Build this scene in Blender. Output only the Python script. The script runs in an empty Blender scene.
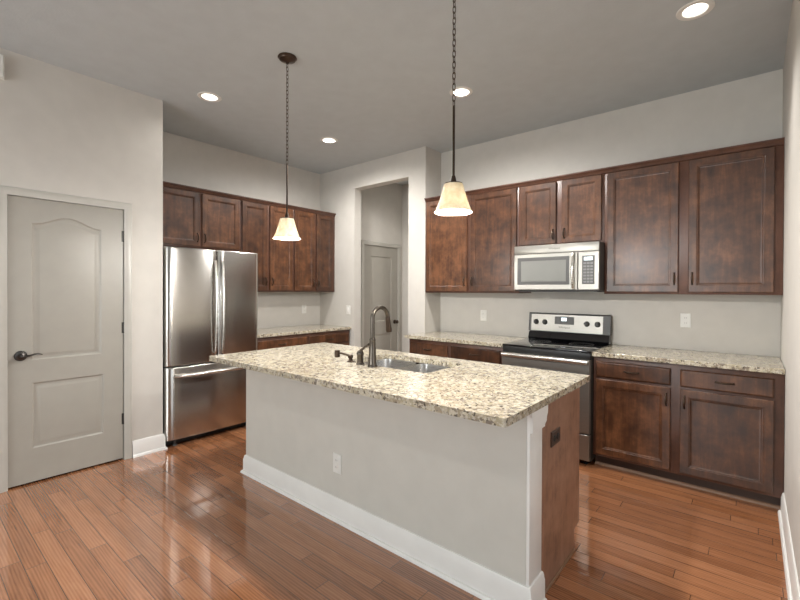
import bpy, bmesh, math, random
from mathutils import Vector, Matrix
PI = math.pi
random.seed(7)
S = bpy.context.scene
COL = S.collection

# ------------------------------------------------------------------ camera
F_PX, CX, CY = 421.662, 406.412, 293.358
TH, PT, RO, CAMH = 0.68633, 0.00646, 0.00391, 1.39314
cd = bpy.data.cameras.new('camera')
cam = bpy.data.objects.new('camera', cd)
COL.objects.link(cam)
cd.sensor_width = 36.0
cd.sensor_fit = 'HORIZONTAL'
cd.lens = F_PX / 800 * 36.0
cd.shift_x = (400 - CX) / 800
cd.shift_y = (CY - 300) / 800
cd.clip_start = 0.02
_R = Vector((math.cos(TH), math.sin(TH), 0)); _F = Vector((-math.sin(TH), math.cos(TH), 0)); _Z = Vector((0, 0, 1))
_F2 = _F * math.cos(PT) - _Z * math.sin(PT); _U2 = _F * math.sin(PT) + _Z * math.cos(PT)
_X = _R * math.cos(RO) + _U2 * math.sin(RO); _Y = -_R * math.sin(RO) + _U2 * math.cos(RO)
cam.matrix_world = Matrix(((_X.x, _Y.x, -_F2.x, 0), (_X.y, _Y.y, -_F2.y, 0), (_X.z, _Y.z, -_F2.z, CAMH), (0, 0, 0, 1)))
S.camera = cam

# ------------------------------------------------------------------ world, daylight, exposure
W = bpy.data.worlds.new('world'); S.world = W; W.use_nodes = True
_bg = W.node_tree.nodes['Background']
_bg.inputs[0].default_value = (0.80, 0.88, 1.0, 1); _bg.inputs[1].default_value = 1.0
S.view_settings.view_transform = 'Standard'
S.view_settings.look = 'None'
S.view_settings.exposure = 0.27
S.view_settings.gamma = 1.0
S.view_settings.use_curve_mapping = False

def area_light(name, loc, rot, sx, sy, power, col=(1, 1, 1)):
    l = bpy.data.lights.new(name, 'AREA'); l.shape = 'RECTANGLE'; l.size = sx; l.size_y = sy
    l.energy = power; l.color = col
    o = bpy.data.objects.new(name, l); o.location = loc; o.rotation_euler = rot
    COL.objects.link(o)
    return o
# daylight entering by the windows of the open living area behind the camera
DAY = (0.95, 1.0, 1.0)
area_light('window_daylight_rear', (-1.9, -4.42, 1.45), (PI / 2 + .60, 0, 0), 2.6, 1.9, 125, DAY)
area_light('window_daylight_side', (3.92, -0.2, 1.45), (PI / 2 + .55, 0, PI / 2), 2.6, 1.9, 28, DAY)
PEND_W = 42
LAMP = (1.0, 0.97, 0.93)

# ------------------------------------------------------------------ node helpers
def new_mat(name):
    m = bpy.data.materials.new(name); m.use_nodes = True
    nt = m.node_tree
    return m, nt, nt.nodes['Principled BSDF']
def nd(nt, t, **kw):
    n = nt.nodes.new(t)
    for k, v in kw.items(): setattr(n, k, v)
    return n
def sk(nt, a, b):
    if hasattr(a, 'is_output') or hasattr(a, 'node'): nt.links.new(a, b)
    else: b.default_value = a
def mth(nt, op, a, b=None, c=None):
    n = nd(nt, 'ShaderNodeMath', operation=op)
    sk(nt, a, n.inputs[0])
    if b is not None: sk(nt, b, n.inputs[1])
    if c is not None: sk(nt, c, n.inputs[2])
    return n.outputs[0]
def ramp(nt, fac, stops, interp='LINEAR'):
    n = nd(nt, 'ShaderNodeValToRGB'); r = n.color_ramp; r.interpolation = interp
    while len(r.elements) < len(stops): r.elements.new(0.5)
    for e, (p, c) in zip(r.elements, stops):
        e.position = p; e.color = (*c, 1)
    nt.links.new(fac, n.inputs[0])
    return n.outputs[0]
def mixc(nt, fac, a, b, mode='MIX'):
    n = nd(nt, 'ShaderNodeMix', data_type='RGBA', blend_type=mode)
    sk(nt, fac, n.inputs[0])
    for v, i in ((a, 6), (b, 7)):
        if isinstance(v, tuple): n.inputs[i].default_value = (*v, 1)
        else: nt.links.new(v, n.inputs[i])
    return n.outputs[2]
def coords(nt, kind='Object', scale=(1, 1, 1), rot=(0, 0, 0)):
    tc = nd(nt, 'ShaderNodeTexCoord'); mp = nd(nt, 'ShaderNodeMapping')
    mp.inputs['Scale'].default_value = scale; mp.inputs['Rotation'].default_value = rot
    nt.links.new(tc.outputs[kind], mp.inputs[0])
    return mp.outputs[0]
def noise(nt, vec, scale, detail=3, rough=0.5, dist=0.0):
    n = nd(nt, 'ShaderNodeTexNoise')
    n.inputs['Scale'].default_value = scale; n.inputs['Detail'].default_value = detail
    n.inputs['Roughness'].default_value = rough; n.inputs['Distortion'].default_value = dist
    nt.links.new(vec, n.inputs['Vector'])
    return n
def bump(nt, p, h, strength, dist=0.01):
    b = nd(nt, 'ShaderNodeBump'); b.inputs['Strength'].default_value = strength; b.inputs['Distance'].default_value = dist
    nt.links.new(h, b.inputs['Height']); nt.links.new(b.outputs[0], p.inputs['Normal'])
def plain(name, col, rough=0.5, metal=0.0, coat=0.0, spec=0.5, tex=0.0, tscale=200):
    m, nt, p = new_mat(name)
    p.inputs['Base Color'].default_value = (*col, 1); p.inputs['Roughness'].default_value = rough
    p.inputs['Metallic'].default_value = metal; p.inputs['Coat Weight'].default_value = coat
    p.inputs['Specular IOR Level'].default_value = spec
    v = coords(nt)
    n = noise(nt, v, 9, 4)
    d = tuple(c * 0.95 for c in col)
    nt.links.new(ramp(nt, n.outputs[0], [(0.3, d), (0.7, col)]), p.inputs['Base Color'])
    if tex:
        n2 = noise(nt, v, tscale, 2); bump(nt, p, n2.outputs[0], tex, 0.002)
    return m
def emit(name, col, strength):
    m, nt, p = new_mat(name)
    p.inputs['Base Color'].default_value = (*col, 1)
    p.inputs['Emission Color'].default_value = (*col, 1); p.inputs['Emission Strength'].default_value = strength
    return m

# ------------------------------------------------------------------ materials
M = {}
M['wall'] = plain('wall_paint', (0.62, 0.592, 0.545), 0.75, tex=0.12, tscale=160)
M['ceiling'] = plain('ceiling_paint', (0.55, 0.59, 0.61), 0.85, tex=0.5, tscale=55)
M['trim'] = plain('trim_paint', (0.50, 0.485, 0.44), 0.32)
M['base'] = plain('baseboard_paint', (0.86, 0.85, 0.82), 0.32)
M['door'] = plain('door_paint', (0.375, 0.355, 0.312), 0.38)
M['island_wall'] = plain('island_paint', (0.63, 0.612, 0.56), 0.6, tex=0.1, tscale=160)
M['bronze'] = plain('oil_rubbed_bronze', (0.075, 0.052, 0.038), 0.32, metal=0.85)
M['faucet'] = plain('brushed_bronze_steel', (0.125, 0.107, 0.09), 0.27, metal=0.95)
M['nickel'] = plain('dark_nickel', (0.085, 0.08, 0.075), 0.3, metal=1.0)
M['plate'] = plain('white_plastic', (0.80, 0.79, 0.75), 0.35)
M['slot'] = plain('grey_plastic', (0.35, 0.34, 0.32), 0.5)
M['key'] = plain('grey_keys', (0.19, 0.19, 0.19), 0.4)
M['brown_plate'] = plain('brown_plastic', (0.055, 0.028, 0.018), 0.35)
M['black'] = plain('black_plastic', (0.012, 0.012, 0.012), 0.4)
M['glass_black'] = plain('black_glass', (0.006, 0.006, 0.007), 0.06, coat=0.5)
M['grey_body'] = plain('dark_grey_enamel', (0.06, 0.058, 0.055), 0.42)
M['panel_grey'] = plain('grey_panel', (0.085, 0.083, 0.08), 0.45)
M['window_grey'] = plain('oven_window', (0.19, 0.192, 0.175), 0.4, coat=0.0)
M['display'] = emit('display_lit', (0.75, 0.85, 0.9), 1.4)
M['lens'] = emit('downlight_lens', (1.0, 0.95, 0.86), 9.0)
M['bulb'] = emit('lamp_bulb', (1.0, 0.92, 0.76), 14.0)
M['can'] = plain('downlight_white', (0.82, 0.81, 0.78), 0.4)

def steel(name, axis, col=(0.58, 0.55, 0.51), rough=0.24, streak=0.10, aniso=0.0):
    m, nt, p = new_mat(name)
    sc = {'z': (240, 240, 1.2), 'x': (1.2, 240, 240)}[axis]
    v = coords(nt, 'Object', sc)
    n = noise(nt, v, 1.0, 3)
    nt.links.new(ramp(nt, n.outputs[0], [(0.3, tuple(c * 0.93 for c in col)), (0.7, col)]), p.inputs['Base Color'])
    r = nd(nt, 'ShaderNodeMapRange'); r.inputs[3].default_value = rough - streak * 0.5; r.inputs[4].default_value = rough + streak * 0.5
    nt.links.new(n.outputs[0], r.inputs[0]); nt.links.new(r.outputs[0], p.inputs['Roughness'])
    p.inputs['Metallic'].default_value = 1.0
    if aniso:
        p.inputs['Anisotropic'].default_value = aniso; p.inputs['Anisotropic Rotation'].default_value = 0.25
        t = nd(nt, 'ShaderNodeTangent', direction_type='RADIAL', axis='Z'); nt.links.new(t.outputs[0], p.inputs['Tangent'])
    bump(nt, p, n.outputs[0], 0.03, 0.001)
    return m
M['steel_v'] = steel('stainless_vertical', 'z', (0.50, 0.48, 0.45), 0.22, 0.03, 0.85)
M['steel_h'] = steel('stainless_horizontal', 'x', (0.37, 0.355, 0.325), 0.42)
M['steel_bar'] = steel('stainless_bar', 'x', (0.62, 0.60, 0.56), 0.28)
M['sink'] = steel('sink_steel', 'x', (0.62, 0.61, 0.60), 0.28)

def wood_cab(name, c0, c1, c2, rough=0.3):
    m, nt, p = new_mat(name)
    oi = nd(nt, 'ShaderNodeObjectInfo')
    tc = nd(nt, 'ShaderNodeTexCoord')
    off = nd(nt, 'ShaderNodeVectorMath', operation='ADD')
    cmb = nd(nt, 'ShaderNodeCombineXYZ')
    nt.links.new(mth(nt, 'MULTIPLY', oi.outputs['Random'], 37.0), cmb.inputs[0])
    nt.links.new(mth(nt, 'MULTIPLY', oi.outputs['Random'], 91.0), cmb.inputs[2])
    nt.links.new(tc.outputs['Object'], off.inputs[0]); nt.links.new(cmb.outputs[0], off.inputs[1])
    mp = nd(nt, 'ShaderNodeMapping'); mp.inputs['Scale'].default_value = (26, 26, 2.2); nt.links.new(off.outputs[0], mp.inputs[0])
    grain = noise(nt, mp.outputs[0], 1.4, 5, 0.6, 0.6)
    blotch = noise(nt, off.outputs[0], 7.5, 5, 0.65)
    f = mth(nt, 'ADD', mth(nt, 'MULTIPLY', grain.outputs[0], 0.32), mth(nt, 'MULTIPLY', blotch.outputs[0], 0.68))
    f = mth(nt, 'ADD', f, mth(nt, 'MULTIPLY', mth(nt, 'SUBTRACT', oi.outputs['Random'], 0.5), 0.13))
    nt.links.new(ramp(nt, f, [(0.34, c0), (0.50, c1), (0.66, c2)]), p.inputs['Base Color'])
    p.inputs['Roughness'].default_value = rough
    p.inputs['Coat Weight'].default_value = 0.15; p.inputs['Coat Roughness'].default_value = 0.26
    bump(nt, p, grain.outputs[0], 0.05, 0.002)
    return m
M['cab'] = wood_cab('stained_maple', (0.030, 0.0110, 0.0045), (0.078, 0.0295, 0.0120), (0.165, 0.067, 0.028), 0.38)
M['cab_frame'] = wood_cab('stained_maple_frame', (0.060, 0.026, 0.016), (0.095, 0.040, 0.024), (0.130, 0.056, 0.034), 0.4)
M['end_panel'] = wood_cab('laminate_end_panel', (0.150, 0.074, 0.044), (0.270, 0.140, 0.088), (0.36, 0.20, 0.13), 0.42)
M['toe'] = plain('toe_kick_brown', (0.055, 0.030, 0.020), 0.5)
M['shoe_wood'] = plain('quarter_round_wood', (0.26, 0.15, 0.09), 0.45)
M['gap_shade'] = plain('shadow_gap_brown', (0.02, 0.011, 0.008), 0.7)  # shade put into a colour, for the sheets behind both doors

def floor_mat():
    m, nt, p = new_mat('oak_planks')
    tc = nd(nt, 'ShaderNodeTexCoord'); sp = nd(nt, 'ShaderNodeSeparateXYZ'); nt.links.new(tc.outputs['Object'], sp.inputs[0])
    x, y = sp.outputs[0], sp.outputs[1]
    PW, PL = 0.083, 0.95
    yr = mth(nt, 'DIVIDE', y, PW); row = mth(nt, 'FLOOR', yr); fy = mth(nt, 'FRACT', yr)
    wn = nd(nt, 'ShaderNodeTexWhiteNoise', noise_dimensions='1D'); nt.links.new(row, wn.inputs['W'])
    xs = mth(nt, 'ADD', mth(nt, 'DIVIDE', x, PL), mth(nt, 'MULTIPLY', wn.outputs['Value'], 9.0))
    col = mth(nt, 'FLOOR', xs); fx = mth(nt, 'FRACT', xs)
    cb = nd(nt, 'ShaderNodeCombineXYZ'); nt.links.new(row, cb.inputs[0]); nt.links.new(col, cb.inputs[1])
    wn2 = nd(nt, 'ShaderNodeTexWhiteNoise', noise_dimensions='2D'); nt.links.new(cb.outputs[0], wn2.inputs['Vector'])
    rnd = wn2.outputs['Value']
    # grain
    gv = nd(nt, 'ShaderNodeCombineXYZ')
    nt.links.new(mth(nt, 'ADD', mth(nt, 'MULTIPLY', x, 2.0), mth(nt, 'MULTIPLY', rnd, 50)), gv.inputs[0])
    nt.links.new(mth(nt, 'ADD', mth(nt, 'MULTIPLY', y, 26.0), mth(nt, 'MULTIPLY', rnd, 31)), gv.inputs[1])
    g = noise(nt, gv.outputs[0], 1.6, 5, 0.62, 1.2)
    gw = nd(nt, 'ShaderNodeTexWave', wave_type='BANDS', bands_direction='Y')
    gw.inputs['Scale'].default_value = 0.9; gw.inputs['Distortion'].default_value = 7.0; gw.inputs['Detail'].default_value = 2.0
    gw.inputs['Detail Scale'].default_value = 0.7
    nt.links.new(gv.outputs[0], gw.inputs['Vector'])
    gg = mth(nt, 'ADD', mth(nt, 'MULTIPLY', g.outputs[0], 0.64), mth(nt, 'MULTIPLY', gw.outputs[0], 0.22))
    f = mth(nt, 'ADD', mth(nt, 'MULTIPLY', gg, 0.82), mth(nt, 'MULTIPLY', rnd, 0.24))
    c = ramp(nt, f, [(0.16, (0.105, 0.036, 0.014)), (0.36, (0.255, 0.100, 0.042)), (0.58, (0.370, 0.158, 0.073)), (0.80, (0.48, 0.225, 0.112))])
    ey = mth(nt, 'MINIMUM', fy, mth(nt, 'SUBTRACT', 1.0, fy))
    ex = mth(nt, 'MULTIPLY', mth(nt, 'MINIMUM', fx, mth(nt, 'SUBTRACT', 1.0, fx)), PL / PW)
    e = mth(nt, 'MINIMUM', ex, ey)
    mr = nd(nt, 'ShaderNodeMapRange', interpolation_type='SMOOTHSTEP'); mr.inputs[1].default_value = 0.0; mr.inputs[2].default_value = 0.035
    nt.links.new(e, mr.inputs[0])
    c2 = mixc(nt, mr.outputs[0], (0.07, 0.026, 0.013), c)
    nt.links.new(c2, p.inputs['Base Color'])
    big = noise(nt, tc.outputs['Object'], 1.7, 2)
    rr = nd(nt, 'ShaderNodeMapRange'); rr.inputs[3].default_value = 0.10; rr.inputs[4].default_value = 0.19
    nt.links.new(big.outputs[0], rr.inputs[0]); nt.links.new(rr.outputs[0], p.inputs['Roughness'])
    p.inputs['Specular IOR Level'].default_value = 0.6
    p.inputs['Coat Weight'].default_value = 0.85; p.inputs['Coat Roughness'].default_value = 0.055
    mr2 = nd(nt, 'ShaderNodeMapRange', interpolation_type='SMOOTHSTEP'); mr2.inputs[2].default_value = 0.07
    nt.links.new(e, mr2.inputs[0])
    h = mth(nt, 'ADD', mth(nt, 'MULTIPLY', mr2.outputs[0], 1.0), mth(nt, 'MULTIPLY', rnd, 0.5))
    h = mth(nt, 'ADD', h, mth(nt, 'MULTIPLY', big.outputs[0], 1.5))
    bump(nt, p, h, 0.35, 0.0012)
    return m
M['floor'] = floor_mat()

def granite(name, k=1.0):
    m, nt, p = new_mat(name)
    tc = nd(nt, 'ShaderNodeTexCoord')
    dn = noise(nt, tc.outputs['Object'], 48, 4, 0.6)
    mx = nd(nt, 'ShaderNodeVectorMath', operation='MULTIPLY_ADD')
    nt.links.new(dn.outputs['Color'], mx.inputs[0]); mx.inputs[1].default_value = (0.042, 0.042, 0.042); nt.links.new(tc.outputs['Object'], mx.inputs[2])
    v = mx.outputs[0]
    vo = nd(nt, 'ShaderNodeTexVoronoi'); vo.inputs['Scale'].default_value = 56; nt.links.new(v, vo.inputs['Vector'])
    sep = nd(nt, 'ShaderNodeSeparateColor'); nt.links.new(vo.outputs['Color'], sep.inputs[0])
    c = ramp(nt, sep.outputs[0], [(0.0, (0.43 * k, 0.375 * k, 0.265 * k)), (0.26, (0.53 * k, 0.475 * k, 0.355 * k)), (0.52, (0.58 * k, 0.53 * k, 0.42 * k)),
                                 (0.68, (0.37 * k, 0.315 * k, 0.23 * k)), (0.79, (0.30 * k, 0.255 * k, 0.20 * k)), (0.91, (0.225 * k, 0.19 * k, 0.155 * k))], 'CONSTANT')
    big = noise(nt, v, 20, 4, 0.6)
    c = mixc(nt, ramp(nt, big.outputs[0], [(0.50, (0, 0, 0)), (0.66, (0.6, 0.6, 0.6))]), c, (0.27 * k, 0.215 * k, 0.15 * k))
    vo2 = nd(nt, 'ShaderNodeTexVoronoi'); vo2.inputs['Scale'].default_value = 105; nt.links.new(v, vo2.inputs['Vector'])
    sep2 = nd(nt, 'ShaderNodeSeparateColor'); nt.links.new(vo2.outputs['Color'], sep2.inputs[0])
    c = mixc(nt, ramp(nt, sep2.outputs[1], [(0.0, (0, 0, 0)), (0.90, (0.85, 0.85, 0.85))], 'CONSTANT'), c, (0.050, 0.040, 0.032))
    c = mixc(nt, ramp(nt, sep2.outputs[2], [(0.0, (0, 0, 0)), (0.82, (0.7, 0.7, 0.7))], 'CONSTANT'), c, (0.66 * k, 0.62 * k, 0.53 * k))
    nt.links.new(c, p.inputs['Base Color'])
    p.inputs['Roughness'].default_value = 0.13
    p.inputs['Coat Weight'].default_value = 0.2; p.inputs['Coat Roughness'].default_value = 0.05
    return m
M['granite'] = granite('granite')

def shade_mat():
    m, nt, p = new_mat('alabaster_glass')
    out = nt.nodes['Material Output']
    n = noise(nt, coords(nt), 38, 4)
    c = ramp(nt, n.outputs[0], [(0.35, (0.78, 0.70, 0.54)), (0.65, (0.90, 0.85, 0.74))])
    tr = nd(nt, 'ShaderNodeBsdfTranslucent'); nt.links.new(c, tr.inputs[0])
    nt.links.new(c, p.inputs['Base Color']); p.inputs['Roughness'].default_value = 0.25
    mx = nd(nt, 'ShaderNodeMixShader'); mx.inputs[0].default_value = 0.28
    nt.links.new(p.outputs[0], mx.inputs[1]); nt.links.new(tr.outputs[0], mx.inputs[2]); nt.links.new(mx.outputs[0], out.inputs[0])
    return m
M['shade'] = shade_mat()

# ------------------------------------------------------------------ mesh builder
class MB:
    def __init__(s): s.bm = bmesh.new()
    def box(s, x0, x1, y0, y1, z0, z1, bev=0.0, seg=2):
        vs = [s.bm.verts.new(c) for c in ((x0, y0, z0), (x1, y0, z0), (x1, y1, z0), (x0, y1, z0), (x0, y0, z1), (x1, y0, z1), (x1, y1, z1), (x0, y1, z1))]
        fs = [s.bm.faces.new([vs[i] for i in f]) for f in ((0, 3, 2, 1), (4, 5, 6, 7), (0, 1, 5, 4), (1, 2, 6, 5), (2, 3, 7, 6), (3, 0, 4, 7))]
        if bev > 0:
            es = list({e for f in fs for e in f.edges})
            bmesh.ops.bevel(s.bm, geom=es, offset=bev, segments=seg, profile=0.5, affect='EDGES')
        return s
    def loops(s, rings, closed=True, cap0=True, cap1=True):
        """stack of equal-length loops of 3-D points, bridged in order"""
        R = [[s.bm.verts.new(p) for p in r] for r in rings]
        n = len(R[0])
        for a, b in zip(R, R[1:]):
            for i in range(n if closed else n - 1):
                j = (i + 1) % n
                s.bm.faces.new((a[i], a[j], b[j], b[i]))
        if cap0: s.bm.faces.new(list(reversed(R[0])))
        if cap1: s.bm.faces.new(R[-1])
        return s
    def rect_rings(s, x0, x1, z0, z1, prof):
        """door-like panel: (inset, y) rings from the back to the field in the middle"""
        return s.loops([[(x0 + i, y, z0 + i), (x1 - i, y, z0 + i), (x1 - i, y, z1 - i), (x0 + i, y, z1 - i)] for i, y in prof])
    def lathe(s, prof, c=(0, 0, 0), n=32, axis='z', cap0=True, cap1=True):
        def P(r, h, a):
            u, v = r * math.cos(a), r * math.sin(a)
            q = {'z': (u, v, h), 'y': (u, h, v), 'x': (h, u, v)}[axis]
            return (c[0] + q[0], c[1] + q[1], c[2] + q[2])
        return s.loops([[P(max(r, 1e-4), h, 2 * PI * i / n) for i in range(n)] for r, h in prof], True, cap0, cap1)
    def tube(s, pts, rad, n=12, closed=False):
        pts = [Vector(p) for p in pts]; m = len(pts)
        rad = rad if isinstance(rad, (list, tuple)) else [rad] * m
        rings = []; up = None
        for i, p in enumerate(pts):
            if closed: t = pts[(i + 1) % m] - pts[i - 1]
            else: t = pts[min(i + 1, m - 1)] - pts[max(i - 1, 0)]
            t.normalize()
            if up is None:
                up = Vector((0, 0, 1)) if abs(t.z) < 0.9 else Vector((1, 0, 0))
            a = t.cross(up)
            if a.length < 1e-6: a = t.orthogonal()
            a.normalize(); b = a.cross(t); b.normalize(); up = b
            rings.append([p + a * rad[i] * math.cos(2 * PI * k / n) + b * rad[i] * math.sin(2 * PI * k / n) for k in range(n)])
        if closed: rings.append(rings[0]); return s.loops(rings, True, False, False)
        return s.loops(rings)
    def prism(s, poly, z0, z1, holes=()):
        """vertical prism over an XY polygon with optional holes"""
        for z, flip in ((z1, False), (z0, True)):
            es = []
            for lp in (poly, *holes):
                vs = [s.bm.verts.new((x, y, z)) for x, y in lp]
                es += [s.bm.edges.new((vs[i], vs[(i + 1) % len(vs)])) for i in range(len(vs))]
            bmesh.ops.triangle_fill(s.bm, use_beauty=True, use_dissolve=False, edges=es)
        for lp in (poly, *holes):
            a = [s.bm.verts.new((x, y, z0)) for x, y in lp]; b = [s.bm.verts.new((x, y, z1)) for x, y in lp]
            for i in range(len(lp)):
                j = (i + 1) % len(lp); s.bm.faces.new((a[i], a[j], b[j], b[i]))
        return s
    def sweep_xy(s, path, prof, z0=0.0):
        """profile (out, z) swept along a floor-plan path; 'out' is to the right of travel, corners mitred"""
        P = [Vector(p) for p in path]; nrm = []
        for a, b in zip(P, P[1:]):
            d = (b - a).normalized(); nrm.append(Vector((d.y, -d.x)))
        rings = []
        for i, p in enumerate(P):
            if i == 0: m = nrm[0]
            elif i == len(P) - 1: m = nrm[-1]
            else:
                m = nrm[i - 1] + nrm[i]; m = m / (1 + nrm[i - 1].dot(nrm[i]))
            rings.append([(p.x + m.x * o, p.y + m.y * o, z0 + z) for o, z in prof])
        return s.loops(rings)
    def build(s, name, mat, parent=None, smooth=True, loc=None, angle=35):
        bmesh.ops.remove_doubles(s.bm, verts=s.bm.verts, dist=1e-5)
        bmesh.ops.recalc_face_normals(s.bm, faces=s.bm.faces)
        me = bpy.data.meshes.new(name); s.bm.to_mesh(me); s.bm.free()
        me.materials.append(mat)
        if smooth:
            for f in me.polygons: f.use_smooth = True
            try: me.set_sharp_from_angle(angle=math.radians(angle))
            except Exception: pass
        o = bpy.data.objects.new(name, me); COL.objects.link(o)
        if parent: o.parent = parent
        if loc: o.location = loc
        return o

def tag(o, label=None, cat=None, group=None, kind=None):
    if label: o['label'] = label
    if cat: o['category'] = cat
    if group: o['group'] = group
    if kind: o['kind'] = kind
    return o
def empty(name, loc, rz=0.0, label=None, cat=None, group=None, kind=None):
    o = bpy.data.objects.new(name, None); COL.objects.link(o)
    o.empty_display_size = 0.1; o.location = loc; o.rotation_euler = (0, 0, rz)
    return tag(o, label, cat, group, kind)
def copy_tree(o, parent=None):
    c = o.copy(); COL.objects.link(c)
    if parent: c.parent = parent
    for ch in list(o.children): copy_tree(ch, c)
    return c
def arc_pts(cx, cy, r, a0, a1, n):
    return [(cx + r * math.cos(a0 + (a1 - a0) * i / n), cy + r * math.sin(a0 + (a1 - a0) * i / n)) for i in range(n + 1)]
def round_rect(x0, x1, y0, y1, r, n=6):
    return (arc_pts(x1 - r, y0 + r, r, -PI / 2, 0, n) + arc_pts(x1 - r, y1 - r, r, 0, PI / 2, n)
            + arc_pts(x0 + r, y1 - r, r, PI / 2, PI, n) + arc_pts(x0 + r, y0 + r, r, PI, 1.5 * PI, n))

# ------------------------------------------------------------------ room shell
XD, YDE, XF, YD, XRT, YB, XR, ZC = -3.973, 1.498, -4.740, 3.850, -2.880, 4.161, 0.166, 3.037
REAR, SIDE = -4.5, 4.0
HX, HY = -4.226, 5.05            # hallway walls seen through the opening
st = dict(kind='structure')
tag(MB().box(-5.0, SIDE + .1, REAR - .1, 5.4, -0.08, 0.0).build('floor', M['floor'], smooth=False), 'glossy reddish oak strip floor', 'floor', **st)

# ceiling, with round holes for the recessed lights
LIGHTS = [(-3.585, 1.720), (-3.589, 3.035), (-1.872, 2.987), (-0.268, 2.974)]
def circ(x, y, r, n=36): return [(x + r * math.cos(2 * PI * i / n), y + r * math.sin(2 * PI * i / n)) for i in range(n)]
HALL_LIGHT = (-3.45, 4.45)
EXTRA = [(-0.9, -0.35), (-2.6, -0.35), HALL_LIGHT]
tag(MB().prism([(-5.0, REAR - .1), (SIDE + .1, REAR - .1), (SIDE + .1, 5.4), (-5.0, 5.4)], ZC, ZC + 0.14,
    [circ(x, y, 0.068) for x, y in LIGHTS + EXTRA]).build('ceiling', M['ceiling'], smooth=False), 'flat textured grey white ceiling', 'ceiling', **st)

D1Y0, D1Y1, DH = 0.508, 1.200, 2.042           # pantry door opening
w = MB()
w.box(-4.10, XD, REAR, D1Y0 - .004, 0, ZC).box(-4.10, XD, D1Y1 + .004, YDE, 0, ZC).box(-4.10, XD, D1Y0 - .004, D1Y1 + .004, DH + .004, ZC)
w.box(XF, -4.10, YDE - .12, YDE, 0, ZC)
tag(w.build('wall_left', M['wall'], smooth=False), 'greige wall holding the white arched panel door', 'wall', **st)
tag(MB().box(XF - .12, XF, YDE - .12, YD, 0, ZC).build('wall_fridge', M['wall'], smooth=False), 'greige wall behind the refrigerator and its cabinets', 'wall', **st)
O1, O2, OZ = -4.043, -3.128, 2.731
w = MB().box(XF - .12, O1, YD, YD + .122, 0, ZC).box(O2, XRT, YD, YD + .122, 0, ZC).box(O1, O2, YD, YD + .122, OZ, ZC)
w.box(XRT - .12, XRT, YD + .122, YB + .12, 0, ZC)
tag(w.build('wall_doorway', M['wall'], smooth=False), 'greige wall with the tall cased-free doorway opening', 'wall', **st)
tag(MB().box(XRT, XR + .12, YB, YB + .12, 0, ZC).build('wall_back', M['wall'], smooth=False), 'greige wall behind the range and microwave', 'wall', **st)
tag(MB().box(XR, XR + .12, 1.9, YB, 0, ZC).build('wall_right', M['wall'], smooth=False), 'greige wall at the right edge of the photo', 'wall', **st)
# rest of the open plan room, behind the camera
w = MB().box(-4.10, -3.3, REAR - .1, REAR, 0, ZC).box(-0.5, SIDE + .1, REAR - .1, REAR, 0, ZC).box(-3.3, -.5, REAR - .1, REAR, 0, .45).box(-3.3, -.5, REAR - .1, REAR, 2.45, ZC)
tag(w.build('wall_rear', M['wall'], smooth=False), 'greige wall with a wide window behind the camera', 'wall', **st)
w = MB().box(SIDE, SIDE + .1, REAR, -1.6, 0, ZC).box(SIDE, SIDE + .1, 1.2, 2.0, 0, ZC).box(SIDE, SIDE + .1, -1.6, 1.2, 0, .45).box(SIDE, SIDE + .1, -1.6, 1.2, 2.45, ZC)
w.box(XR + .12, SIDE + .1, 2.0, 2.1, 0, ZC)
tag(w.build('wall_side', M['wall'], smooth=False), 'greige wall with a window in the living area behind the camera', 'wall', **st)
# hallway behind the opening
D2Y0, D2Y1 = 4.215, 4.945
w = MB().box(HX - .12, HX, YD + .122, D2Y0 - .004, 0, ZC).box(HX - .12, HX, D2Y1 + .004, HY + .12, 0, ZC).box(HX - .12, HX, D2Y0 - .004, D2Y1 + .004, DH + .004, ZC)
w.box(HX, XRT, HY, HY + .12, 0, ZC).box(XRT - .12, XRT, YB + .12, HY, 0, ZC)
tag(w.build('wall_hall', M['wall'], smooth=False), 'greige hallway walls seen through the doorway', 'wall', **st)

# baseboards with shoe moulding
BASE = [(0, 0), (0.030, 0), (0.029, 0.010), (0.024, 0.018), (0.016, 0.021), (0.0155, 0.102), (0.012, 0.112), (0.011, 0.122), (0.006, 0.133), (0, 0.135)]
tag(MB().sweep_xy([(XD, D1Y1 + .062), (XD, YDE), (XD - .05, YDE)], BASE).build('baseboard_left', M['base']), 'white baseboard between the white door and the refrigerator', 'baseboard', **st)
tag(MB().sweep_xy([(XD, REAR), (XD, D1Y0 - .062)], BASE).build('baseboard_left_near', M['base']), 'white baseboard left of the white door', 'baseboard', **st)
tag(MB().sweep_xy([(XR, 3.548), (XR, 1.9), (XR + .12, 1.9)], BASE).build('baseboard_right', M['base']), 'white baseboard along the right wall', 'baseboard', **st)
tag(MB().sweep_xy([(HX, D2Y1 + .062), (HX, HY), (XRT - .12, HY)], BASE).build('baseboard_hall', M['base']), 'white baseboard in the hallway', 'baseboard', **st)

# door casings: a moulded section swept up, over and down
def casing(name, X, y0, y1, zt, label):
    prof = [(0, 0), (0, .010), (.008, .013), (.018, .013), (.024, .016), (.045, .018), (.052, .016), (.056, .010), (.056, 0)]
    rings = [[(X + t, y0 - o, 0) for o, t in prof], [(X + t, y0 - o, zt + o) for o, t in prof],
             [(X + t, y1 + o, zt + o) for o, t in prof], [(X + t, y1 + o, 0) for o, t in prof]]
    tag(MB().loops(rings).build(name, M['trim']), label, 'door casing', **st)
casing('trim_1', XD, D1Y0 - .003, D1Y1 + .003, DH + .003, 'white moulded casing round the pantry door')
casing('trim_2', HX, D2Y0 - .003, D2Y1 + .003, DH + .003, 'white moulded casing round the hallway door')

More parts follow.
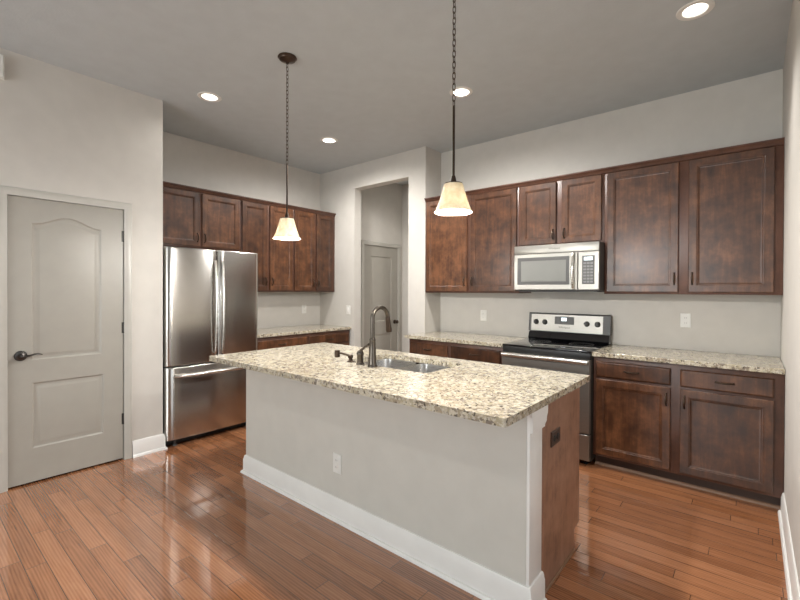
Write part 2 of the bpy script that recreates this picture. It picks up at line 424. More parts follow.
# two-panel moulded doors (front faces local -y, x along the width)
def panel_outline(x0, x1, z0, z1, arch, n=28):
    pts = [(x0, z0), (x1, z0), (x1, z1)]
    if arch:
        for i in range(1, n):
            t = i / n; s_ = abs(2 * t - 1)
            h = 0.5 + 0.5 * math.cos(PI * min(1, s_ * 1.05)) if s_ < 0.95 else 0
            pts.append((x1 + (x0 - x1) * t, z1 + arch * h))
    pts.append((x0, z1))
    return pts
def inset(poly, d):
    n = len(poly); out = []
    for i in range(n):
        p, q, r = Vector(poly[i - 1]), Vector(poly[i]), Vector(poly[(i + 1) % n])
        a = (q - p).normalized(); b = (r - q).normalized()
        na, nb = Vector((-a.y, a.x)), Vector((-b.y, b.x))
        m = (na + nb) / (1 + na.dot(nb))
        out.append((q.x + m.x * d, q.y + m.y * d))
    return out
def panel_door(name, w, h, panels, mat):
    mb = MB(); bm = mb.bm; T = 0.035
    es = []
    def ring(poly, y):
        return [bm.verts.new((x, y, z)) for x, z in poly]
    outer = ring([(0, 0), (w, 0), (w, h), (0, h)], 0)
    loops = [outer]
    for pl in panels: loops.append(ring(pl, 0))
    for lp in loops: es += [bm.edges.new((lp[i], lp[(i + 1) % len(lp)])) for i in range(len(lp))]
    bmesh.ops.triangle_fill(bm, use_beauty=True, use_dissolve=False, edges=es)
    for pl in panels:
        mb.loops([[(x, y, z) for x, z in inset(pl, d)] for d, y in ((0, 0), (.004, .0035), (.010, .008), (.020, .009), (.030, .007), (.042, .0025), (.046, .002))], True, False, True)
    mb.loops([[(0, y, 0), (w, y, 0), (w, y, h), (0, y, h)] for y in (0, T)], True, False, True)
    return mb
# pantry door: local x -> world +Y, front -> +X
dw = D1Y1 - D1Y0
P1 = [panel_outline(0.125, dw - 0.150, 0.885, 1.865, 0.062), panel_outline(0.128, dw - 0.136, 0.252, 0.722, 0)]
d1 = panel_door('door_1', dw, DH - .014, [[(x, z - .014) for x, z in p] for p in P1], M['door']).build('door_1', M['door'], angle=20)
d1.location = (XD - .004, D1Y0, 0.014); d1.rotation_euler = (0, 0, PI / 2)
tag(d1, 'white two-panel arched door with dark lever handle', 'door', **st)
dk = MB().box(-4.12, -4.10, D1Y0 - .1, D1Y1 + .1, 0, 2.2)  # thin dark sheet, its colour stands for shade in the door gaps
tag(dk.build('pantry_shade_sheet', M['gap_shade'], smooth=False), 'dark sheet painted as the shade behind the white door', 'wall', **st)
# lever handle
lv = MB().lathe([(0.036, 0), (0.036, -.006), (0.033, -.011), (0.020, -.013), (0.013, -.016), (0.012, -.045), (0.0145, -.047), (0.0145, -.060), (0.008, -.063)], (0.066, 0, 0.909), 32, 'y').build('lever_rosette', M['nickel'], d1)
lev = MB().tube([(0.066, -.053, 0.909), (0.082, -.055, 0.908), (0.105, -.056, 0.911), (0.130, -.055, 0.919), (0.150, -.053, 0.920), (0.165, -.050, 0.916), (0.176, -.047, 0.911)],
                [0.010, .009, .0075, .0065, .006, .005, .003]).build('lever', M['nickel'], lv)
MB().box(0.0, 0.002, 0, 0.026, 0.880, 0.937).build('latch_plate', M['nickel'], d1, loc=(-.002, 0.0, 0))
for z in (1.812, 1.068, 0.322):
    MB().lathe([(0.004, -.046), (0.0065, -.044), (0.0065, .044), (0.004, .046)], (dw + .001, -.005, z), 12).box(dw - .012, dw - .001, -.002, .001, z - .044, z + .044).build('hinge', M['nickel'], d1)
# hallway door
dw2 = D2Y1 - D2Y0
P2 = [panel_outline(0.14, dw2 - 0.14, 0.93, 1.88, 0.0), panel_outline(0.14, dw2 - 0.14, 0.25, 0.74, 0)]
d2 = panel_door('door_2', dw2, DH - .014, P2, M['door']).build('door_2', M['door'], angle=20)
d2.location = (HX - .004, D2Y0, 0.012); d2.rotation_euler = (0, 0, PI / 2)
tag(d2, 'white panel door in the hallway with dark round knob', 'door', **st)
MB().lathe([(0.032, 0), (0.032, -.006), (0.014, -.010), (0.012, -.032), (0.022, -.040), (0.028, -.052), (0.024, -.062), (0.010, -.066)], (dw2 - .065, 0, 0.905), 24, 'y').build('door_knob', M['bronze'], d2)
tag(MB().box(HX - .16, HX - .14, D2Y0 - .1, D2Y1 + .1, 0, 2.2).build('closet_shade_sheet', M['gap_shade'], smooth=False), 'dark sheet painted as the shade behind the hallway door', 'wall', **st)  # same kind of sheet, shade painted dark behind the hallway door

# windows behind the camera
def window(name, loc, rz, w, h, label):
    r = empty(name, loc, rz, label, 'window', kind='structure')
    m = MB()
    t = .06
    m.box(-w / 2, w / 2, -.03, .03, 0, t).box(-w / 2, w / 2, -.03, .03, h - t, h).box(-w / 2, -w / 2 + t, -.03, .03, t, h - t).box(w / 2 - t, w / 2, -.03, .03, t, h - t).box(-.03, .03, -.03, .03, t, h - t)
    m.build('window_frame', M['base'], r, smooth=False)
window('window_1', (-1.9, REAR - .05, .45), 0, 2.8, 2.0, 'wide white window in the wall behind the camera')
window('window_2', (SIDE + .05, -0.2, .45), PI / 2, 2.8, 2.0, 'white window in the far side wall behind the camera')

# ------------------------------------------------------------------ recessed lights and their light
def add_spot(loc, power, size=2.5, blend=1.0, rad=0.05):
    l = bpy.data.lights.new('downlight_beam', 'SPOT'); l.energy = power; l.color = LAMP; l.spot_size = size; l.spot_blend = blend; l.shadow_soft_size = rad
    o = bpy.data.objects.new('downlight_beam', l); o.location = loc; COL.objects.link(o)
DL = ['recessed ceiling light nearest the white door, left of both pendants', 'recessed ceiling light in front of the doorway wall, right of the left pendant chain',
      'recessed ceiling light behind the right pendant chain', 'recessed ceiling light near the right wall, at the top right of the photo',
      'recessed ceiling light above the camera, right of its pair', 'recessed ceiling light above the camera, left of its pair', 'recessed ceiling light in the hallway']
proto = None
for i, (x, y) in enumerate(LIGHTS + EXTRA):
    if proto is None:
        proto = empty('downlight', (x, y, ZC), 0, DL[0], 'ceiling light', 'recessed ceiling lights')
        MB().lathe([(0.062, .004), (0.064, -.003), (0.070, -.006), (0.092, -.005), (0.095, -.001), (0.095, 0)], n=40, cap0=False, cap1=False).build('trim_ring', M['can'], proto)
        MB().lathe([(0.063, 0.0), (0.060, .03), (0.052, .075), (0.050, .085), (0.066, .12), (0.066, 0.0)], n=40, cap0=False, cap1=False).build('baffle', M['can'], proto)
        MB().lathe([(0.051, .074), (0.044, .068), (0.025, .062), (0.001, .060)], n=32, cap0=False).build('lens', M['lens'], proto)
    else:
        c = copy_tree(proto); c.location = (x, y, ZC); c['label'] = DL[i]
    add_spot((x, y, ZC - .012), (10, 92, 122, 50, 27, 16, 20)[i], (2.9, 3.0, 3.0, 1.75, 2.3, 2.3, 2.5)[i], (1, .8, .8, 1, 1, 1, 1)[i])

# ------------------------------------------------------------------ cabinets
DPROF = [(0, 0), (0, -.015), (.004, -.0195), (.050, -.0195), (.054, -.0165), (.060, -.0160), (.064, -.0095), (.072, -.0085)]
WPROF = [(0, 0), (0, -.012), (.006, -.0185), (.011, -.0195)]
def pull(mb, x, z, vertical=True, L=0.085):
    pts, rad = [], []
    for i in range(15):
        t = i / 14; a = (t - .5) * L; o = -.0195 - .026 * math.sin(PI * t) ** 0.6
        pts.append((x, o, z + a) if vertical else (x + a, o, z)); rad.append(0.0042 + 0.0022 * math.sin(PI * t) + (0.0035 if i in (0, 14) else 0))
    mb.tube(pts, rad, 10)
def cab_door(root, x0, x1, z0, z1, hx=None, hz=None, name='door'):
    d = MB().rect_rings(x0, x1, z0, z1, DPROF).build(name, M['cab'], root, smooth=False)
    if hx is not None:
        h = MB(); pull(h, hx, hz); h.build('handle', M['bronze'], d)
    return d
def cab_drawer(root, x0, x1, z0, z1):
    d = MB().rect_rings(x0, x1, z0, z1, WPROF).build('drawer', M['cab'], root, smooth=False)
    h = MB(); pull(h, (x0 + x1) / 2, (z0 + z1) / 2, False, 0.095); h.build('handle', M['bronze'], d)
    return d
ZU0, ZU1 = 1.372, 2.405
def upper(loc, rz, w, depth, z0, doors, label, group, hside, hz=0.105):
    r = empty('upper_cabinet', (loc[0], loc[1], z0), rz, label, 'cabinet', group)
    MB().box(0, w, 0, depth, 0, ZU1 - z0 - .0055, .001).build('cabinet_body', M['cab_frame'], r)
    for (x0, x1), s in zip(doors, hside):
        cab_door(r, x0, x1, 0.017, ZU1 - z0 - .012, (x1 - .026) if s > 0 else (x0 + .026), hz + .017)
    return r
UW = 'upper wall cabinets'
FXF, DEP = -4.427, 0.311
L2 = lambda a, y0: [(p - y0, q - y0) for p, q in a]
upper((FXF, 1.502), PI / 2, 2.470 - 1.502, DEP, 1.822, L2([(1.603, 2.018), (2.041, 2.456)], 1.502), 'short two-door dark wood wall cabinet above the refrigerator', UW, (1, -1), 0.09)
upper((FXF, 2.4715), PI / 2, 3.171 - 2.4715, DEP, ZU0, L2([(2.486, 2.807), (2.838, 3.158)], 2.4715), 'tall two-door dark wood wall cabinet just right of the one above the refrigerator', UW, (1, -1))
upper((FXF, 3.1725), PI / 2, 3.848 - 3.1725, DEP, ZU0, L2([(3.185, 3.497), (3.529, 3.800)], 3.1725), 'narrow two-door dark wood wall cabinet against the doorway wall', UW, (1, -1))
MYF = 3.855; DEP2 = YB - MYF - .001
upper((-2.878, MYF), 0, 2.878 - 1.751, DEP2, ZU0, L2([(-2.857, -2.325), (-2.286, -1.768)], -2.878), 'tall two-door dark wood wall cabinet left of the microwave', UW, (1, -1))
upper((-1.7495, MYF), 0, 1.7495 - .9765, DEP2, 1.812, L2([(-1.732, -1.386), (-1.336, -.997)], -1.7495), 'short two-door dark wood wall cabinet above the microwave', UW, (1, -1), 0.085)
upper((-.975, MYF), 0, .975 + XR - .002, DEP2, ZU0, L2([(-.953, -.440), (-.376, .117)], -.975), 'tall two-door dark wood wall cabinet right of the microwave, against the right wall', UW, (1, -1))
CROWN = [(-.02, 0), (.006, 0), (.010, .006), (.014, .016), (.024, .026), (.030, .030), (.030, .040), (-.02, .040)]
tag(MB().sweep_xy([(FXF, 3.848), (FXF, 1.502)][::-1], CROWN, ZU1 - .005).build('crown_molding', M['cab_frame']), 'dark wood crown strip topping the cabinets over the refrigerator', 'crown molding', 'cabinet crown strips')
tag(MB().sweep_xy([(-2.878, MYF), (XR - .002, MYF)], CROWN, ZU1 - .005).build('crown_molding', M['cab_frame']), 'dark wood crown strip topping the cabinets over the range', 'crown molding', 'cabinet crown strips')

def base_cab(loc, rz, w, depth, drawers, doors, label, hside):
    r = empty('base_cabinet', (loc[0], loc[1], 0), rz, label, 'cabinet', 'base cabinets')
    MB().box(0, w, 0, depth, 0.092, 0.8790, .001).build('cabinet_body', M['cab_frame'], r)
    MB().box(0, w, 0.070, depth, 0.0, 0.0915).build('toe_kick', M['toe'], r, smooth=False)
    MB().sweep_xy([(0, .0695), (w, .0695)], [(0, 0), (.018, 0), (.017, .008), (.012, .015), (0, .018)]).build('quarter_round', M['shoe_wood'], r)
    for x0, x1 in drawers: cab_drawer(r, x0, x1, 0.722, 0.843)
    for (x0, x1), s in zip(doors, hside):
        cab_door(r, x0, x1, 0.112, 0.704, (x1 - .026) if s > 0 else (x0 + .026), 0.618)
    return r
BYF = 3.548
a = L2([(-.950, -.446), (-.388, .115)], -.972)
base_cab((-.972, BYF), 0, .972 + XR - .002, YB - BYF - .002, a, a, 'dark wood base cabinet right of the range with two drawers over two doors', (1, -1))
a = L2([(-2.845, -2.365), (-2.325, -1.778)], -2.862)
base_cab((-2.862, BYF), 0, 2.862 - 1.751, YB - BYF - .002, a, a, 'dark wood base cabinet left of the range, half hidden behind the island', (1, -1))
FBX = -4.110
a = L2([(2.450, 3.130), (3.165, 3.800)], 2.432)
base_cab((FBX, 2.432), PI / 2, 3.832 - 2.432, 4.738 - 4.110, a, a, 'dark wood base cabinet between the refrigerator and the doorway wall', (1, -1))

# worktops
def slab(poly, label, holes=(), z0=0.880, z1=0.914):
    o = MB().prism(poly, z0, z1, holes).build('countertop', M['granite'], smooth=False)
    bv = o.modifiers.new('eased_edge', 'BEVEL'); bv.width = 0.004; bv.segments = 2; bv.limit_method = 'ANGLE'; bv.angle_limit = math.radians(50)
    return tag(o, label, 'countertop', 'granite worktops')
slab([(-.977, 3.513), (XR - .002, 3.513), (XR - .002, YB - .002), (-.977, YB - .002)], 'speckled granite countertop right of the range')
slab([(-2.905, 3.513), (-1.748, 3.513), (-1.748, YB - .002), (-2.878, YB - .002), (-2.878, YD - .002), (-2.905, YD - .002)], 'speckled granite countertop left of the range')
slab([(-4.738, 2.425), (-4.085, 2.425), (-4.085, 3.848), (-4.738, 3.848)], 'speckled granite countertop beside the refrigerator')
IX0, IX1, IY0, IY1 = -3.048, -0.710, 1.456, 2.525
SX0, SX1, SY0, SY1 = -2.14, -1.455, 1.955, 2.380
slab(round_rect(IX0, IX1, IY0, IY1, .014), 'large speckled granite countertop of the island with a sink cut-out', [round_rect(SX0, SX1, SY0, SY1, .055)[::-1]])

# ------------------------------------------------------------------ island
BX0, BX1, BY0, BYM, BY1 = -2.983, -0.727, 1.714, 1.848, 2.408
isl = empty('kitchen_island', (-1.85, 2.1, 0), 0, 'white painted kitchen island with a brown end panel under granite', 'kitchen island')
def ip(mb): 
    bmesh.ops.translate(mb.bm, verts=mb.bm.verts, vec=(1.85, -2.1, 0)); return mb
ip(MB().box(BX0, BX1 - .012, BY0, BYM, 0, 0.8795)).build('half_wall', M['island_wall'], isl, smooth=False)
cb_ = MB()
for q in ((BX0 + .02, SX0 - .03, BYM + .0005, BY1, .10, .8790), (SX1 + .03, BX1 - .014, BYM + .0005, BY1, .10, .8790), (SX0 - .03, SX1 + .03, BYM + .0005, BY1, .10, .66),
          (SX0 - .03, SX1 + .03, BYM + .0005, SY0 - .02, .66, .8790), (SX0 - .03, SX1 + .03, SY1 + .02, BY1, .66, .8790)): cb_.box(*q)
ip(cb_).build('cabinet_body', M['cab_frame'], isl, smooth=False)
ip(MB().box(BX0 + .02, BX1 - .016, BYM + .0005, BY1 - .07, 0.0, 0.0995)).build('toe_kick', M['toe'], isl, smooth=False)
pts = [(BYM + .001, 0.0), (BY1 - .078, 0.0), (BY1 - .078, 0.118), (BY1 - .005, 0.118), (BY1 - .005, 0.8790), (BYM + .001, 0.8790)]
ip(MB().loops([[(x, y, z) for y, z in pts] for x in (BX1 - .0135, BX1 - .004)])).build('end_panel', M['end_panel'], isl, smooth=False)
# white corner trim board with a small bracket under the stone
ip(MB().box(BX1 - .0115, BX1 + .004, BY0 - .0005, BYM, 0.0, 0.8792, .0015)).build('corner_trim', M['base'], isl)
crb = [(BYM, .800), (BYM + .020, .812), (BYM + .022, .830), (BYM + .034, .846), (BYM + .036, .8792), (BY0 - .010, .8792), (BY0 - .010, .868), (BY0 - .004, .856), (BY0 - .004, .790), (BYM, .790)]
ip(MB().loops([[(x, y, z) for y, z in crb] for x in (BX1 + .0042, BX1 + .017)])).build('bracket', M['base'], isl, smooth=False)
ip(MB().sweep_xy([(BX0, BY1 - .1), (BX0, BY0), (BX1 + .004, BY0), (BX1 + .004, BYM + .004)][::-1][::-1], [(-o if False else o, z) for o, z in BASE])).build('baseboard', M['base'], isl)
ip(MB().box(BX1 - .0035, BX1 + .004, BYM + .035, BY1 - .085, 0.0, 0.014, .002)).build('scribe_strip', M['shoe_wood'], isl)

# sink: two undermount bowls
snk = empty('kitchen_sink', ((SX0 + SX1) / 2, (SY0 + SY1) / 2, 0.880), 0, 'stainless double-bowl sink set under the island granite', 'sink')
sw, sh = (SX1 - SX0) / 2, (SY1 - SY0) / 2
div = -0.02
for x0, x1 in ((-sw - .004, div - .012), (div + .012, sw + .004)):
    rings = []
    for ins, z, r in ((0, -.0012, .058), (.002, -.010, .058), (.008, -.150, .052), (.022, -.176, .045), (.055, -.184, .035)):
        rings.append([(x, y, z) for x, y in round_rect(x0 + ins, x1 - ins, -sh - .004 + ins, sh + .004 - ins, r)])
    MB().loops(rings, True, False, True).build('bowl', M['sink'], snk, angle=60)
    cx = (x0 + x1) / 2
    MB().lathe([(.044, -.1835), (.040, -.180), (.030, -.182), (.001, -.1825)], (cx, 0.0, 0), 24, cap0=False).build('drain', M['nickel'], snk)
MB().box(div - .0115, div + .0115, -sh - .003, sh + .003, -.020, -.006, .004).build('divider', M['sink'], snk)

# faucet: tall gooseneck with pull-down spray head
FXX, FYY = -1.843, 1.915
fc = empty('faucet', (FXX, FYY, 0.914), 0, 'tall bronze gooseneck pull-down faucet beside the sink', 'faucet')
MB().lathe([(.031, 0), (.031, .006), (.027, .012), (.0255, .020), (.024, .060), (.0205, .115), (.0185, .160), (.0195, .166), (.0195, .172), (.0165, .178), (.0150, .184)], n=32).build('body', M['faucet'], fc)
R_, H_ = .066, .305
dx, dy = math.cos(1.5), math.sin(1.5)
gp = [(0, 0, .18), (0, 0, .22), (0, 0, .27)]
for i in range(0, 15):
    a = PI - i / 14 * PI * 0.99
    q = R_ + R_ * math.cos(a); gp.append((q * dx, q * dy, H_ + R_ * math.sin(a)))
MB().tube(gp, [.0135] * len(gp), 16).build('spout', M['faucet'], fc)
e = gp[-1]; e0 = gp[-2]
dv = (Vector(e) - Vector(e0)).normalized()
hp = [Vector(e) + dv * t for t in (0, .012, .03, .06, .085, .098)]
MB().tube(hp, [.0140, .016, .0160, .018, .020, .018], 20).build('spray_head', M['bronze'], fc)
# separate side lever
hx, hy = -1.962, 1.925
lvr = empty('faucet_lever', (hx, hy, .914), 0, 'short bronze side lever post just left of the tall faucet', 'faucet handle')
MB().lathe([(.027, 0), (.027, .005), (.0215, .012), (.021, .060), (.023, .064), (.023, .072), (.018, .086), (.010, .092)], n=28).build('post', M['faucet'], lvr)
MB().tube([(0, 0, .085), (.018, -.004, .098), (.050, -.004, .118), (.088, -.008, .138)], [.0095, .008, .0068, .0080], 12).build('lever', M['faucet'], lvr)
# soap dispenser
sd = empty('soap_dispenser', (-2.085, 1.955, .914), 0, 'low bronze soap dispenser with sideways nozzle, left of the faucet lever', 'soap dispenser')
MB().lathe([(.022, 0), (.022, .005), (.014, .010), (.0125, .022), (.017, .027), (.019, .036), (.014, .046), (.007, .050)], n=24).build('pump', M['bronze'], sd)
MB().tube([(0, 0, .040), (-.025, -.010, .045), (-.055, -.022, .052), (-.080, -.032, .056)], [.0085, .0075, .007, .0075], 12).build('nozzle', M['bronze'], sd)
nz = MB().lathe([(.017, -.024), (.0185, -.022), (.0185, .020), (.016, .023)], (-.092, -.037, .050), 20).build('nozzle_tip', M['bronze'], sd)

# ------------------------------------------------------------------ refrigerator (local x -> +Y, front -> +X)
FY0, FY1 = 1.512, 2.412; FW = FY1 - FY0
fr = empty('refrigerator', (-3.992, FY0, 0), PI / 2, 'stainless french-door refrigerator with bottom freezer drawer', 'refrigerator')
MB().box(.004, FW - .004, 0, .70, .045, 1.755, .004).build('cabinet_body', M['grey_body'], fr)
def fdoor(x0, x1, z0, z1, name, bow):
    n = 24; T0, rings = .004, []
    pr = []
    for i in range(n + 1):
        t = i / n; x = x0 + (x1 - x0) * t
        edge = min(t, 1 - t) * (x1 - x0)
        k = min(1, edge / .030); rnd = 1 - (1 - k) ** 2.2
        xn = (x - FW / 2) / (FW / 2)
        y = -.046 * (0.30 + .70 * rnd) - bow * (1 - xn * xn)
        pr.append((x, y))
    pr = [(x0, -T0)] + pr + [(x1, -T0)]
    rings = []
    for z, s in ((z0, .90), (z0 + .004, .97), (z0 + .010, 1), (z1 - .010, 1), (z1 - .004, .97), (z1, .90)):
        rings.append([(x, y * s, z) for x, y in pr])
    return MB().loops(rings).build(name, M['steel_v'], fr, angle=50)
MID = .455; BOW = .020
dl = fdoor(.0, MID - .0025, .716, 1.772, 'door', BOW); dr = fdoor(MID + .0025, FW, .716, 1.772, 'door', BOW)
fz = fdoor(.0, FW, .062, .704, 'freezer_drawer', BOW)
for d, hx_, sgn in ((dl, MID - .034, -1), (dr, MID + .034, 1)):
    p, rd = [], []
    z0, z1 = .800, 1.665
    for i in range(25):
        t = i / 24; o = -.064 - .018 - .034 * math.sin(PI * t) ** .55
        p.append((hx_, o, z0 + (z1 - z0) * t)); rd.append(.0115)
    p = [(hx_, -.060, z0 + .004)] + p + [(hx_, -.060, z1 - .004)]; rd = [.011] + rd + [.011]
    MB().tube(p, rd, 14).build('handle', M['steel_bar'], d)
p, rd = [], []
for i in range(29):
    t = i / 28; x = .070 + (FW - .14) * t
    p.append((x, -.072 - .046 * math.sin(PI * t) ** .5, .628)); rd.append(.0135)
p = [(.074, -.050, .628)] + p + [(FW - .074, -.050, .628)]; rd = [.012] + rd + [.012]
MB().tube(p, rd, 14).build('handle', M['steel_bar'], fz)
MB().box(.03, FW - .03, .02, .06, .006, .060, .004).build('base_grille', M['black'], fr)
for x in (.09, FW - .09):
    MB().lathe([(.020, 0), (.022, .004), (.018, .012), (.010, .014), (.010, .050)], (x, -.006, 0), 16).build('leveling_foot', M['grey_body'], fr)
for x in (.05, FW - .05):
    MB().box(x - .03, x + .03, .004, .09, 1.7555, 1.772, .004).build('hinge_cover', M['grey_body'], fr)

# ------------------------------------------------------------------ over-the-range microwave (local front -y)
MX0, MW, MZ0, MH = -1.7290, .7510, 1.394, .415
mwv = empty('microwave_oven', (MX0, 3.735, MZ0), 0, 'stainless microwave mounted under the short cabinet above the range', 'microwave')
MB().box(0, MW, .0, .42, .004, MH, .003).build('housing', M['grey_body'], mwv)
MB().box(0, MW, -.026, -.0005, MH - .076, MH, .004).build('vent_panel', M['steel_h'], mwv)
mdr = MB().rect_rings(0, .578, .012, MH - .079, [(0, -.0005), (0, -.024), (.004, -.028), (.02, -.028)]).build('door', M['steel_h'], mwv, angle=25)
MB().rect_rings(.034, .508, .058, MH - .110, [(0, -.0285), (0, -.0305), (.003, -.032), (.01, -.032)]).build('window_frame', M['panel_grey'], mdr)
MB().rect_rings(.070, .482, .085, MH - .142, [(0, -.0325), (0, -.0332), (.002, -.034), (.01, -.034)]).build('window_glass', M['window_grey'], mdr)
p = []; rd = []
for i in range(21):
    t = i / 20; p.append((.545, -.040 - .026 * math.sin(PI * t) ** .6, .030 + .290 * t)); rd.append(.0125)
p = [(.545, -.0285, .034)] + p + [(.545, -.0285, .316)]; rd = [.011] + rd + [.011]
MB().tube(p, rd, 14).build('handle', M['steel_bar'], mdr)
cpn = MB().rect_rings(.581, MW, .012, MH - .079, [(0, -.0005), (0, -.024), (.004, -.028), (.02, -.028)]).build('control_panel', M['steel_h'], mwv, angle=25)
MB().rect_rings(.615, .715, .060, .300, [(0, -.0285), (0, -.030), (.002, -.031), (.01, -.031)]).build('keypad', M['panel_grey'], cpn)
MB().box(.632, .700, -.0330, -.0315, .262, .288).build('display', M['display'], cpn)
kb = MB()
for r in range(7):
    for c in range(3): kb.box(.626 + c * .028, .648 + c * .028, -.0328, -.0315, .072 + r * .026, .088 + r * .026)
kb.build('buttons', M['key'], cpn, smooth=False)
MB().box(.03, MW - .03, .02, .38, -.006, .003).build('underside_filter', M['black'], mwv, smooth=False)
def lettering(text, size, loc, parent, mat, name='brand_lettering'):
    cu = bpy.data.curves.new(name, 'FONT'); cu.body = text; cu.size = size; cu.extrude = .0006; cu.align_x = 'CENTER'; cu.align_y = 'CENTER'
    t = bpy.data.objects.new('tmp_text', cu); COL.objects.link(t)
    bpy.context.view_layer.update()
    me = bpy.data.meshes.new_from_object(t.evaluated_get(bpy.context.evaluated_depsgraph_get()))
    bpy.data.objects.remove(t); me.name = name
    me.materials.clear(); me.materials.append(mat)
    o = bpy.data.objects.new(name, me); COL.objects.link(o); o.parent = parent; o.location = loc; o.rotation_euler = (PI / 2, 0, 0)
    return o
lettering('Whirlpool', .024, (.375, -.0272, MH - .038), mwv, M['panel_grey'])

# ------------------------------------------------------------------ freestanding electric range
RX0, RW = -1.742, .762
rg = empty('electric_range', (RX0, 3.520, 0), 0, 'stainless electric range with black glass cooktop and rear control panel', 'range')
MB().box(.002, RW - .002, 0, .60, .035, .9015, .002).build('range_body', M['grey_body'], rg)
MB().box(0, RW, -.022, .555, .902, .9185, .005).build('cooktop', M['glass_black'], rg)
for cx, cy, r in ((.20, .14, .105), (.56, .14, .085), (.20, .41, .080), (.56, .41, .105)):
    MB().lathe([(r - .004, .9186), (r - .003, .9190), (r, .9190), (r + .001, .9186)], (cx, cy, 0), 40, cap0=False, cap1=False).build('burner_ring', M['panel_grey'], rg)
MB().box(.003, RW - .003, -.018, -.0005, .850, .9005, .003).build('front_rail', M['black'], rg)
od = MB().rect_rings(.004, RW - .004, .262, .846, [(0, -.0005), (0, -.034), (.004, -.040), (.03, -.040)]).build('oven_door', M['steel_h'], rg, angle=25)
MB().rect_rings(.085, RW - .085, .400, .740, [(0, -.0405), (0, -.0415), (.003, -.043), (.01, -.043)]).build('oven_window', M['panel_grey'], od)
p = []; rd = []
for i in range(25):
    t = i / 24; p.append((.024 + (RW - .048) * t, -.064, .831)); rd.append(.0175)
p = [(.028, -.040, .831)] + p + [(RW - .028, -.040, .831)]; rd = [.015] + rd + [.015]
MB().tube(p, rd, 14).build('handle', M['steel_bar'], od)
MB().rect_rings(.004, RW - .004, .048, .252, [(0, -.0005), (0, -.034), (.004, -.040), (.03, -.040)]).build('storage_drawer', M['steel_h'], rg, angle=25)
for x in (.05, RW - .05):
    for y in (.04, .56): MB().lathe([(.018, 0), (.018, .008), (.009, .010), (.009, .036)], (x, y, 0), 12).build('leveling_foot', M['black'], rg)
# rear console
sec = [(.556, .902), (.540, .935), (.560, .990), (.600, .995), (.600, .902)]
MB().loops([[(x, y, z) for y, z in sec] for x in (.004, RW - .004)]).build('console_base', M['glass_black'], rg, smooth=False)
sec = [(.556, .998), (.572, 1.168), (.582, 1.178), (.612, 1.178), (.612, .996), (.560, .996)]
con = MB().loops([[(x, y, z) for y, z in sec] for x in (0, RW)]).build('console', M['grey_body'], rg, smooth=False)
def cpt(z, o=0): return .556 + (z - .998) * (.016 / .170) - o
def tilt_rect(mb, x0, x1, z0, z1, o0, o1):
    return mb.loops([[(x0, cpt(z0, o), z0), (x1, cpt(z0, o), z0), (x1, cpt(z1, o), z1), (x0, cpt(z1, o), z1)] for o in (o0, o1)])
tilt_rect(MB(), .028, RW - .062, 1.004, 1.164, .0003, .002).build('control_plate', M['steel_h'], con, smooth=False)
tilt_rect(MB(), .262, .446, 1.075, 1.148, .0022, .0040).build('display_panel', M['panel_grey'], con, smooth=False)
tilt_rect(MB(), .325, .375, 1.108, 1.138, .0042, .0050).build('display', M['display'], con, smooth=False)
for x in (.078, .165, .560, .655):
    MB().lathe([(.026, 0), (.0265, -.003), (.022, -.006), (.0195, -.024), (.016, -.028)], (x, cpt(1.090, .0022), 1.090), 24, 'y').box(x - .0045, x + .0045, cpt(1.090, .0022) - .034, cpt(1.090, .0022) - .022, 1.072, 1.108, .001).build('knob', M['grey_body'], con)
lettering('Whirlpool', .026, (.355, cpt(1.045, .0024), 1.045), con, M['panel_grey'])

# ------------------------------------------------------------------ pendants
def chain(mb, z0, z1, ln=.034, wd=.0075, r=.0021):
    pitch = ln * .80 ; n = max(1, int(round((z1 - z0) / pitch))); pitch = (z1 - z0) / n; L = pitch / .80
    for k in range(n):
        zc = z0 + pitch * (k + .5); pts = []
        for i in range(16):
            a = 2 * PI * i / 16
            u = wd * math.cos(a); v = (L / 2 - wd) * (1 if math.sin(a) > 1e-6 else (-1 if math.sin(a) < -1e-6 else 0)) + wd * math.sin(a)
            pts.append((u, 0, zc + v) if k % 2 else (0, u, zc + v))
        mb.tube(pts, r, 6, True)
def pendant(x, y, zb, label):
    r = empty('pendant_lamp', (x, y, ZC), 0, label, 'pendant lamp', 'pendant lamps over the island')
    b = zb - ZC
    MB().lathe([(.064, -.001), (.066, -.006), (.058, -.012), (.055, -.020), (.040, -.026), (.022, -.032), (.012, -.036), (.010, -.046), (.004, -.048)], n=36).build('canopy', M['bronze'], r)
    zrod = b + .520
    m = MB(); chain(m, zrod + .008, -.044); m.build('chain', M['bronze'], r)
    MB().lathe([(.003, zrod + .012), (.0062, zrod + .006), (.0062, b + .185), (.010, b + .180), (.013, b + .166), (.015, b + .152), (.020, b + .146), (.0455, b + .1445), (.0455, b + .141), (.018, b + .140), (.017, b + .118), (.004, b + .117)][::-1], n=20).build('stem', M['bronze'], r)
    prof = [(.047, .140), (.0505, .130), (.058, .100), (.068, .066), (.079, .034), (.0885, .012), (.0955, 0.0)]
    inner = [(q - .003, z) for q, z in prof[::-1]]
    MB().lathe([(q, b + z) for q, z in prof + inner], n=48, cap0=False, cap1=False).build('lamp_shade', M['shade'], r)
    pr = [(.013, b + .116), (.014, b + .090)] + [(.030 * math.sin(a), b + .034 + .030 * math.cos(a)) for a in [.55 + i * (PI - .57) / 12 for i in range(13)]]
    MB().lathe(pr, n=24).build('bulb', M['bulb'], r)
    l = bpy.data.lights.new('pendant_glow', 'POINT'); l.energy = PEND_W; l.color = LAMP; l.shadow_soft_size = .028
    o = bpy.data.objects.new('pendant_glow', l); o.location = (x, y, zb - .014); COL.objects.link(o)
pendant(-2.548, 1.774, 1.757, 'left bronze pendant lamp with white bell shade, hanging before the fridge wall cabinets')
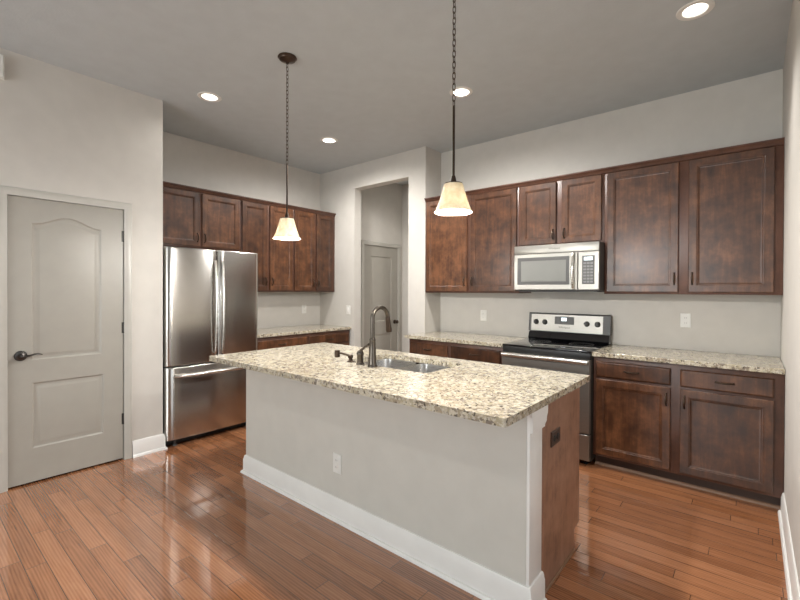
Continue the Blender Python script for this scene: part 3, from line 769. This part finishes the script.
pendant(-1.153, 1.774, 1.783, 'right bronze pendant lamp with white bell shade, nearer, hanging before the range wall cabinets')

# ------------------------------------------------------------------ outlets, switch, wall box (local front -y)
def outlet(loc, rz, label, mat, slot, group, w=.072, h=.116, t=.007, flat=False):
    r = empty('outlet', loc, rz, label, 'outlet', group)
    if flat: w, h = h, w
    MB().rect_rings(-w / 2, w / 2, -h / 2, h / 2, [(0, 0), (0, -t * .6), (.004, -t), (.01, -t)]).build('cover_plate', mat, r, angle=25)
    for z in (.021, -.021):
        if flat:
            q = MB().lathe([(.0165, -t - .0001), (.0165, -t - .0018), (.014, -t - .0025)], (z, 0, 0), 20, 'y').build('receptacle', slot, r)
            MB().box(z - .004, z + .006, -t - .0031, -t - .0026, -.007, -.0045).box(z - .004, z + .006, -t - .0031, -t - .0026, .0045, .007).build('slots', slot, q)
            continue
        q = MB().lathe([(.0165, -t - .0001), (.0165, -t - .0018), (.014, -t - .0025)], (0, 0, z), 20, 'y').build('receptacle', slot if slot is M['black'] else M['plate'] if mat is M['plate'] else mat, r)
        MB().box(-.007, -.0045, -t - .0031, -t - .0026, z - .004, z + .006).box(.0045, .007, -t - .0031, -t - .0026, z - .004, z + .006).build('slots', slot, q)
OG = 'wall outlets'
outlet((-2.300, YB, 1.121), 0, 'white wall outlet above the granite left of the range', M['plate'], M['slot'], OG)
outlet((-.422, YB, 1.155), 0, 'white wall outlet above the granite right of the range', M['plate'], M['slot'], OG)
outlet((XF, 3.576, 1.136), PI / 2, 'white wall outlet above the granite beside the refrigerator', M['plate'], M['slot'], OG)
outlet((-1.940, BY0, .342), 0, 'white outlet low on the island front', M['plate'], M['slot'], OG)
outlet((BX1 - .004, 2.030, .690), PI / 2, 'dark brown outlet on the brown end panel of the island', M['brown_plate'], M['black'], OG, flat=True)
sw_ = empty('light_switch', (-4.150, YD, 1.133), 0, 'white light switch on the wall left of the doorway', 'light switch')
MB().rect_rings(-.036, .036, -.058, .058, [(0, 0), (0, -.004), (.004, -.007), (.01, -.007)]).build('cover_plate', M['plate'], sw_, angle=25)
MB().box(-.016, .016, -.0105, -.0071, -.033, .033, .001).build('rocker', M['base'], sw_)
wb = empty('wall_box', (XD, .420, 2.905), PI / 2, 'white box mounted high on the wall above the white door, at the left photo edge', 'door chime')
MB().rect_rings(-.068, .068, -.077, .077, [(0, 0), (0, -.030), (.006, -.038), (.02, -.038)]).build('cover', M['plate'], wb, angle=25)
MB().rect_rings(-.073, .073, -.082, .082, [(0, -.0), (0, -.006), (.002, -.008), (.01, -.008)]).build('back_plate', M['plate'], wb, angle=25)
